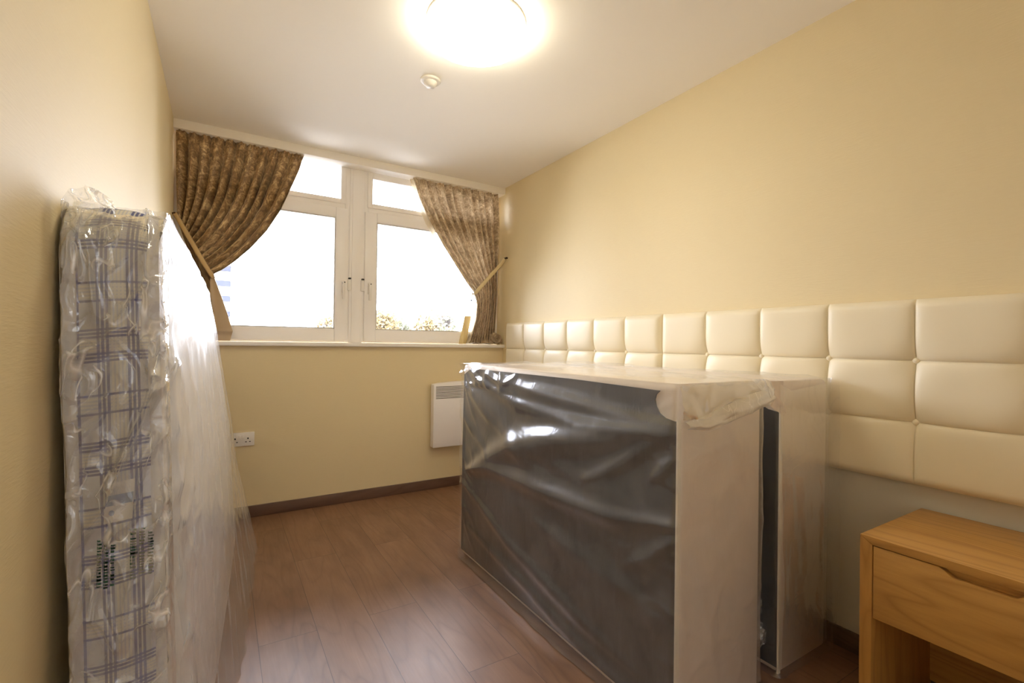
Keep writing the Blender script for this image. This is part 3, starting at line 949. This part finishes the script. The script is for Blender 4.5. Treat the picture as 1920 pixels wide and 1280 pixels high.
def tape(name, side):
    """wide binding tape round the edge"""
    vs = []
    w = 9
    for i in range(nO + 1):
        y, z = OUT[i % nO]
        pr, nx_ = OUT[i % nO - 1], OUT[(i + 1) % nO]
        ty, tz = nx_[0] - pr[0], nx_[1] - pr[1]; ll = math.hypot(ty, tz) or 1
        ny, nz2 = -tz / ll, ty / ll
        xe = m_right(y, z) if side > 0 else m_left(y, z)
        for j in range(w):
            a = -0.25 + (math.pi + 0.2) * j / (w - 1) * 0.72
            rx = 0.012
            dx = math.cos(a) * rx * 1.15; dn = math.sin(a) * rx * 0.75
            X = xe - side * 0.004 + side * (-(math.cos(a)) * rx * 1.2)
            Nn = 0.001 + dn
            vs.append((max(X, XL + 0.003), y + ny * Nn, max(0.002, z + nz2 * Nn)))
    return mesh_obj(name, vs, grid_faces(nO + 1, w), M_TAPE, mt)
tape('binding_tape', 1); tape('binding_tape', -1)

# sewn label and the printed warning on the bag
lab = mesh_obj('care_label', [(-0.190, MY0 - 0.019, 0.785), (-0.146, MY0 - 0.021, 0.79), (-0.143, MY0 - 0.021, 0.868), (-0.184, MY0 - 0.019, 0.862)], [(0, 1, 2, 3)], M_PAPER, mt, smooth=False)
mesh_obj('label_band', [(-0.188, MY0 - 0.0205, 0.818), (-0.1455, MY0 - 0.0225, 0.823), (-0.1445, MY0 - 0.0225, 0.843), (-0.187, MY0 - 0.0205, 0.838)], [(0, 1, 2, 3)], M_BLUE, lab, smooth=False)
mesh_obj('label_emblem', [(-0.178 + 0.0045 * math.cos(a), MY0 - 0.0208, 0.805 + 0.0055 * math.sin(a)) for a in np.linspace(0, 2 * math.pi, 12, endpoint=False)], [tuple(range(12))], M_BLUE, lab, smooth=False)

def print_block(x0, x1, z0, z1, cols, seed):
    """blurred lines of small green lettering, running up the bag"""
    rnd = random.Random(seed)
    bm = bmesh.new()
    y = MY0 - 0.030
    w = (x1 - x0) / cols
    for c in range(cols):
        z = z0 + rnd.random() * 0.01
        zt_ = z1 - rnd.random() * 0.02
        while z < zt_:
            h = 0.003 + rnd.random() * 0.003
            xa = x0 + c * w + w * 0.12; xb = x0 + (c + 1) * w - w * 0.18
            for q in range(rnd.choice((1, 2, 2))):
                a = xa + (xb - xa) * rnd.random() * 0.4; b = xb - (xb - xa) * rnd.random() * 0.3
                vv = [bm.verts.new(p) for p in ((a, y, z), (b, y, z), (b, y, z + h * 0.7), (a, y, z + h * 0.7))]
                bm.faces.new(vv)
            vv = [bm.verts.new(p) for p in ((xa, y, z), (xa + 0.0012, y, z), (xa + 0.0012, y, z + h), (xa, y, z + h))]
            bm.faces.new(vv)
            z += h + 0.0016 + (0.004 if rnd.random() < 0.12 else 0)
    return bm

# film bag: one skin round the mattress outline, near end crumpled
def film_x(y, z):
    v = m_right(y, z) + 0.012
    hem = -0.012 + 0.098 * (y - 1.2)
    s = max(0.0, 1 - z / 0.75)
    w = s ** 2.2
    return v * (1 - w) + max(hem, v) * w
bag_v, bag_f = [], []
# right-hand skin
ny_, nz_ = 150, 130
for i in range(ny_):
    y = MY0 - 0.012 + (MY1 - MY0 + 0.03) * i / (ny_ - 1)
    for j in range(nz_):
        ztop = MZ + 0.014 - 0.0
        # follow the rounded corners at the top
        r = 0.11
        if y < MY0 + r: ztop -= (r - math.sqrt(max(0, r * r - (MY0 + r - y) ** 2)))
        if y > MY1 - r: ztop -= (r - math.sqrt(max(0, r * r - (y - MY1 + r) ** 2)))
        z = 0.003 + (ztop - 0.003) * j / (nz_ - 1)
        k = (y - MY0) / (MY1 - MY0)
        q1 = y * 1.9 - z * 0.9 + 0.35 * z * z
        sag = 0.010 * softfold(q1 * 1.6, z * 0.45, 3.0) + 0.014 * softfold(q1 * 3.4 + 5, z * 0.35, 8.0) * (0.25 + 0.75 * max(0, 1 - z / 1.1))
        puck = 0.010 * crease(y * 4, z * 9 - y * 3, 6.0) * math.exp(-max(y - MY0, 0) / 0.14) + 0.004 * crease(y * 6, z * 5, 4.0)
        e = min(1, (ztop - z) / 0.03) * min(1, max(0.0, (y - MY0 + 0.012) / 0.02))
        x = film_x(y, z) - (1 - e) * 0.012 + sag + puck
        bag_v.append((x, y, z))
bag_f += grid_faces(ny_, nz_)
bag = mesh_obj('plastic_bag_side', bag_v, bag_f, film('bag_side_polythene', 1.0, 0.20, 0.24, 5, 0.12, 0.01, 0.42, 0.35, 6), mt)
# near-end skin
vs = []
nx_, nz_ = 70, 330
for i in range(nx_):
    u = i / (nx_ - 1)
    for j in range(nz_):
        v = j / (nz_ - 1)
        z = 0.003 + (MZ + 0.01) * v
        xl, xr = m_left(MY0, z) - 0.004, m_right(MY0, z) + 0.018
        x = xl + (xr - xl) * u
        back = 0.0
        if z > MZ - 0.11: back = 0.11 - math.sqrt(max(0, 0.11 ** 2 - (z - MZ + 0.11) ** 2))
        top = sstep(0.25, 0.6, z)
        a = 0.35 + 0.65 * float(top)
        wx, wz = 0.03 * nz(z * 6, x * 6, 2.2), 0.05 * nz(z * 5, x * 5, 9.1)
        xx, zz = x + wx, z + wz
        d = 0.024 + 0.026 * a * crease(xx * 8 + zz * 1.3, zz * 3.0 - xx * 5, 1.5) ** 1.5 + 0.016 * a * crease(xx * 17 - zz * 5, zz * 6 + xx * 8, 7.5) ** 2 + 0.007 * a * crease(xx * 34, zz * 14, 3.3) ** 2
        d *= min(1, u / 0.05 + 0.3) * min(1, (1 - u) / 0.05 + 0.3)
        vs.append((x, MY0 - d + min(back, 0.1), z))
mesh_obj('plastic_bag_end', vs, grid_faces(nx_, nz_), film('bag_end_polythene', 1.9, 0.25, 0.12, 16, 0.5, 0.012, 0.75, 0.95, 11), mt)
pr = bm_obj('printed_warning', print_block(-0.149, -0.108, 0.672, 0.775, 3, 4), M_GREEN, mt)
bm2 = print_block(-0.198, -0.168, 0.665, 0.765, 3, 9)
bm_obj('printed_warning', bm2, M_GREEN, mt)
# knotted ear of film at the top near corner
vs = []
for i in range(40):
    u = i / 39
    for j in range(30):
        v = j / 29
        a = u * math.pi
        x = -0.256 + 0.075 * u + 0.004 * nz(u * 5, v * 5, 2)
        z = 1.33 + v * (0.055 + 0.040 * math.sin(a) ** 0.4) 
        y = MY0 - 0.012 - 0.02 * math.sin(a) - 0.022 * crease(u * 3.2, v * 2.6, 12) 
        vs.append((max(x, XL + 0.004), y, z))
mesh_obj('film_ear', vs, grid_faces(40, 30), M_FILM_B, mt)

# ------------------------------------------------------------------ curtains
def interp(P, v):
    ks = [p[0] for p in P]
    return tuple(float(np.interp(v, ks, [p[i] for p in P])) for i in (1, 2))

def curtain(t, rows_L, rows_R, nf, yc, amp, seed, name, mat, vmax=1.0, bias=1.0, nu=360, nv=120, lining_side=0):
    vs, uvs = [], []
    ph0 = seed * 1.3
    for j in range(nv):
        v = j / (nv - 1) * vmax
        l = interp(rows_L, v); r = interp(rows_R, v)
        for i in range(nu):
            u = i / (nu - 1)
            ub = u ** bias if bias != 1 else u
            x = l[0] + (r[0] - l[0]) * ub; z = l[1] + (r[1] - l[1]) * ub
            w = math.hypot(r[0] - l[0], r[1] - l[1])
            ph = 2 * math.pi * (nf * u + 0.55 * nz(u * 4, v * 0.5, seed)) + ph0
            a = amp * (0.7 + 0.3 * sstep(0.02, 0.12, v)) * (0.85 + 0.5 * nz(u * 6, v * 1.0, seed + 5)) * (1.0 - 0.35 * float(sstep(0.5, 0.64, v)) * float(1 - sstep(0.66, 0.8, v)))
            head = 0.009 * math.sin(2 * math.pi * nf * 2.6 * u) * float(1 - sstep(0.02, 0.06, v))
            yy = yc + a * (1 - 2 * abs(math.sin(ph / 2)) ** 0.8) + head + 0.012 * nz(u * 5 + v, v * 3, seed + 9)
            x += amp * 0.35 * math.cos(ph * 1.0) * float(sstep(0, 0.3, v))* 0.5
            vs.append((x, yy, z)); uvs.append((u * 1.6, v * 1.6 + seed))
    return vs, uvs, nu, nv

# left curtain: v 0 heading, 0.62 tie-back line, 1 hem on the sill
cl = thing('curtain', 'brown crushed velvet curtain tied back at the left side of the window', 'curtain', (0.0, 3.54, 2.41), 'velvet curtains at the window')
LL = [(0, -0.258, 2.424), (0.30, -0.256, 2.15), (0.62, -0.245, 1.88), (0.70, -0.20, 1.74), (0.8, -0.14, 1.55), (1, -0.12, 1.139)]
LR = [(0, 0.462, 2.424), (0.10, 0.432, 2.31), (0.22, 0.385, 2.185), (0.34, 0.318, 2.01), (0.42, 0.241, 1.868), (0.49, 0.149, 1.742), (0.55, 0.061, 1.646), (0.59, -0.008, 1.585), (0.62, -0.056, 1.553), (0.66, -0.045, 1.515), (0.74, -0.012, 1.42), (0.84, 0.020, 1.32), (0.93, 0.048, 1.225), (0.95, 0.054, 1.20), (1, 0.040, 1.139)]
vs, uvs, a, b = curtain(cl, LL, LR, 11, 3.532, 0.036, 1, 'c', M_VELVET)
mesh_obj('velvet_drape', vs, [(p[3], p[2], p[1], p[0]) for p in grid_faces(b, a)], M_VELVET, cl, uvs=uvs)
vs = []
for i in range(26):
    u = i / 25
    for j in range(60):
        v = j / 59
        w0 = 0.012 + 0.112 * v ** 0.8
        xr_ = np.interp(1.55 - 0.41 * v, [1.139, 1.20, 1.32, 1.42, 1.515, 1.553], [0.040, 0.056, 0.022, -0.010, -0.043, -0.054])
        z = 1.55 - 0.411 * v
        y = 3.492 + 0.010 * math.sin(u * 4 + v * 2) - 0.012 * math.exp(-((v - 0.87) / 0.03) ** 2) + 0.01 * (1 if v > 0.87 else 0)
        vs.append((xr_ - w0 * (1 - u), y, z))
mesh_obj('lining', vs, grid_faces(26, 60), M_LINING2, cl)
def band(name, P, w, mat, parent, th=0.004):
    """flat cloth strap through points, width w"""
    vs = []
    P = [Vector(p) for p in P]
    for i, p in enumerate(P):
        d = (P[min(i + 1, len(P) - 1)] - P[max(0, i - 1)]).normalized()
        n = Vector((-d.z, 0, d.x)).normalized()
        for q, (s, o) in enumerate(((-1, 0), (-0.6, -th), (0.6, -th), (1, 0), (0, th))):
            vs.append(p + n * (w / 2) * s + Vector((0, o, 0)))
    fs = [(i * 5 + q, i * 5 + (q + 1) % 5, (i + 1) * 5 + (q + 1) % 5, (i + 1) * 5 + q) for i in range(len(P) - 1) for q in range(5)]
    return mesh_obj(name, vs, fs, mat, parent)
tl_ = thing('curtain_tieback', 'tan fabric tieback holding the left curtain to the left wall', 'tieback', (-0.26, 3.49, 1.90), 'curtain tiebacks')
band('strap', [(-0.257, 3.50, 1.905), (-0.235, 3.487, 1.865), (-0.19, 3.478, 1.78), (-0.14, 3.476, 1.685), (-0.095, 3.478, 1.60), (-0.062, 3.486, 1.545), (-0.05, 3.50, 1.53), (-0.05, 3.54, 1.54)], 0.026, M_GOLD, tl_)
cyl('hook', (XL, 3.50, 1.90), (XL + 0.018, 3.50, 1.905), 0.006, M_BRASS, tl_)

cr = thing('curtain', 'brown velvet curtain, backlight painted as a paler tone, tied back at the right side of the window', 'curtain', (1.6, 3.54, 2.41), 'velvet curtains at the window')
RL = [(0, 1.233, 2.424), (0.14, 1.288, 2.272), (0.28, 1.379, 2.099), (0.42, 1.495, 1.915), (0.54, 1.614, 1.755), (0.62, 1.712, 1.632), (0.66, 1.772, 1.568), (0.72, 1.808, 1.47), (0.84, 1.800, 1.34), (0.93, 1.762, 1.22), (1, 1.735, 1.145)]
RR = [(0, 1.990, 2.424), (0.25, 2.008, 2.17), (0.5, 2.004, 1.93), (0.66, 1.995, 1.79), (0.8, 1.990, 1.55), (0.92, 1.978, 1.30), (1, 1.968, 1.145)]
vs, uvs, a, b = curtain(cr, RL, RR, 10, 3.535, 0.033, 2, 'c', M_VELVET2)
mesh_obj('velvet_drape', vs, [(p[3], p[2], p[1], p[0]) for p in grid_faces(b, a)], M_VELVET2, cr, uvs=uvs)
# pale lining turned out along the leading edge
vs = []
for j in range(100):
    v = j / 99
    l = interp(RL, v)
    wv = 0.030 + 0.012 * math.sin(v * 5) + (0.02 if v > 0.7 else 0)
    for i in range(7):
        u = i / 6
        vs.append((l[0] - 0.010 + wv * u - 0.012 * math.sin(v * math.pi), 3.560 + 0.012 * math.sin(u * 5 + v * 6), l[1]))
mesh_obj('lining', vs, [(p[3], p[2], p[1], p[0]) for p in grid_faces(100, 7)], M_LINING, cr)
# scrunched end of the hem lying on the sill in the corner
bm = bmesh.new(); bmesh.ops.create_icosphere(bm, subdivisions=5, radius=1.0)
for v in bm.verts:
    p = v.co.copy(); ang = math.atan2(p.z, p.x); rr_ = math.hypot(p.x, p.z)
    k = 0.85 + 0.22 * math.sin(ang * 2 + rr_ * 16) * 0.9 + 0.15 * fbm(p.x * 2.5, p.y * 2.5, p.z * 2.5)
    v.co = Vector((1.982 + p.x * 0.056 * k, 3.508 + p.y * 0.036 * k, 1.186 + p.z * 0.050 * k))
ob = bm_obj('bunched_hem', bm, M_VELVET2, cr, smooth=True)
vs = []
for i in range(60):
    u = i / 59
    for j in range(20):
        v = j / 19
        x = 1.76 + 0.26 * u; z = 1.139 + (0.03 + 0.045 * u) * (1 - v) ** 1.5 + 0.006 * abs(nz(u * 9, v * 3, 3))
        y = 3.545 - 0.06 * v + 0.012 * math.sin(u * 22 + v * 2)
        vs.append((x, y, z))
mesh_obj('trailing_hem', vs, grid_faces(60, 20), M_VELVET2, cr)

tr_ = thing('curtain_tieback', 'pale gold fabric tieback holding the right curtain to the right wall', 'tieback', (2.04, 3.47, 1.86), 'curtain tiebacks')
band('strap', [(2.036, 3.468, 1.862), (1.99, 3.474, 1.80), (1.93, 3.480, 1.735), (1.87, 3.482, 1.668), (1.81, 3.486, 1.60), (1.775, 3.495, 1.555), (1.768, 3.515, 1.548), (1.78, 3.55, 1.56)], 0.034, M_GOLD2, tr_)
for yy in (3.474, 3.445):
    cyl('hook', (XR, yy, 1.868), (XR - 0.016, yy, 1.868), 0.007, M_BRASS, tr_)

# blind cord with its two toggles beside the right curtain
bc = thing('blind_cord', 'thin white blind cord with small toggles hanging beside the right curtain', 'cord', (1.755, 3.50, 1.57))
tube('cord', [(1.762, 3.505, 1.575), (1.752, 3.502, 1.545), (1.742, 3.50, 1.50), (1.738, 3.50, 1.44), (1.74, 3.503, 1.37), (1.745, 3.51, 1.30)], 0.0014, M_PLASTIC, bc, 6)
lathe('toggle', [(0.0, 0.008), (0.006, 0.006), (0.009, -0.004), (0.006, -0.012), (0.0, -0.013)], (1.754, 3.502, 1.555), M_PLASTIC, bc, 12)
lathe('toggle', [(0.0, 0.006), (0.005, 0.004), (0.007, -0.003), (0.004, -0.009), (0.0, -0.010)], (1.742, 3.50, 1.498), M_BLACKP, bc, 12)

# timber offcut and an open leaflet on the sill
wp = prism('wooden_batten', [(1.672, 1.137), (1.735, 1.137), (1.782, 1.372), (1.722, 1.372)], 'Y', 3.573, 3.584, M_PINE, bevel=0.001)
tag(wp, 'pale wooden offcut leaning on the sill beside the right curtain', 'wood offcut')
vs = []
for i in range(24):
    u = i / 23
    for j in range(6):
        v = j / 5
        z = 1.1385 + 0.012 * math.sin(math.pi * min(1, u * 1.9)) ** 0.8 * (1 if u < 0.53 else 0) + (0.008 * math.sin(math.pi * (u - 0.5) * 2) if u > 0.5 else 0)
        vs.append((1.730 + 0.19 * u, 3.468 + 0.075 * v, z))
n0 = len(vs)
vs += [(x, y, z - 0.0016) for (x, y, z) in vs]
gf = grid_faces(24, 6)
fs = gf + [tuple(q + n0 for q in f[::-1]) for f in gf]
lf = mesh_obj('leaflet', vs, fs, M_PAPER)
tag(lf, 'open white paper leaflet lying on the sill under the right curtain', 'leaflet')

# ------------------------------------------------------------------ outside
struct(box('ground', (-120, 4.6, -7.2), (160, 260, -7.0), M_GRASS))
def tree(x, y, h, r, seed, label, leaf, dens=900):
    t = thing('garden_tree', label, 'tree', (x, y, -7.0), 'trees outside the window')
    rnd = random.Random(seed)
    top = -7.0 + h
    tube('trunk', [(x, y, -7.0), (x + 0.1, y, -7 + h * 0.3), (x - 0.1, y, -7 + h * 0.55), (x, y, top - r * 0.4)], 0.2, M_BARK, t, 8, [0.28, 0.22, 0.16, 0.05])
    bm = bmesh.new()
    # twigs
    for k in range(60):
        a = rnd.random() * 6.283; el = rnd.random() * 1.3 + 0.1
        L = r * (0.8 + 0.35 * rnd.random())
        st = Vector((x, y, top - r * 1.2))
        d = Vector((math.cos(a) * math.cos(el), math.sin(a) * math.cos(el), math.sin(el)))
        add_cyl(bm, st, st + d * L, 0.035, 0.008, 5)
    bm_obj('branches', bm, M_BARK, t)
    vs, fs = [], []
    for k in range(dens):
        a = rnd.random() * 6.283; el = math.asin(rnd.random() * 1.9 - 0.9); q = r * (0.55 + 0.5 * rnd.random()) * (0.8 + 0.3 * nz(math.cos(a) * 2 + seed, math.sin(a) * 2, el * 2))
        c = Vector((x + math.cos(a) * math.cos(el) * q, y + math.sin(a) * math.cos(el) * q, top - r + math.sin(el) * q))
        s = 0.14 + 0.14 * rnd.random()
        u = Vector((rnd.random() - .5, rnd.random() - .5, rnd.random() - .5)).normalized(); w = u.orthogonal().normalized()
        b0 = len(vs)
        vs += [c + u * s, c + w * s * 0.6, c - u * s, c - w * s * 0.6]
        fs.append((b0, b0 + 1, b0 + 2, b0 + 3))
    mesh_obj('foliage', vs, fs, leaf, t, smooth=False)
    return t
tree(13.4, 46.5, 11.7, 2.2, 3, 'golden bushy tree at the left edge of the right window', M_LEAF, 1500)
tree(16.9, 53.0, 11.5, 2.3, 5, 'greener low tree second from the left in the right window', M_LEAF2, 1300)
tree(19.9, 48.6, 11.9, 2.9, 8, 'broad golden tree in the middle of the right window', M_LEAF, 2600)
tree(17.9, 41.0, 11.6, 1.6, 12, 'thin leafed bare topped tree towards the right curtain', M_LEAF2, 200)
tree(9.5, 52.0, 11.1, 1.8, 15, 'sparse pale tree in the corner of the left window', M_LEAF, 420)
tree(7.4, 47.0, 9.6, 1.8, 19, 'low sparse shrubby tree furthest left in the left window', M_LEAF2, 300)

tb = thing('tower_block', 'pale apartment block far beyond the left window beside the curtain', 'building', (-12, 112, -7))
box('wall', (-28, 110, -7), (1.15, 122, 20), M_RENDER, tb)
for k in range(8):
    z = -0.2 + k * 3.0
    if z > 18: break
    box('balcony_band', (-27, 109.4, z), (1.3, 110.2, z + 1.1), M_BAND, tb)
box('roof', (-28.4, 109.6, 20), (1.5, 122.4, 20.6), M_RENDER, tb)
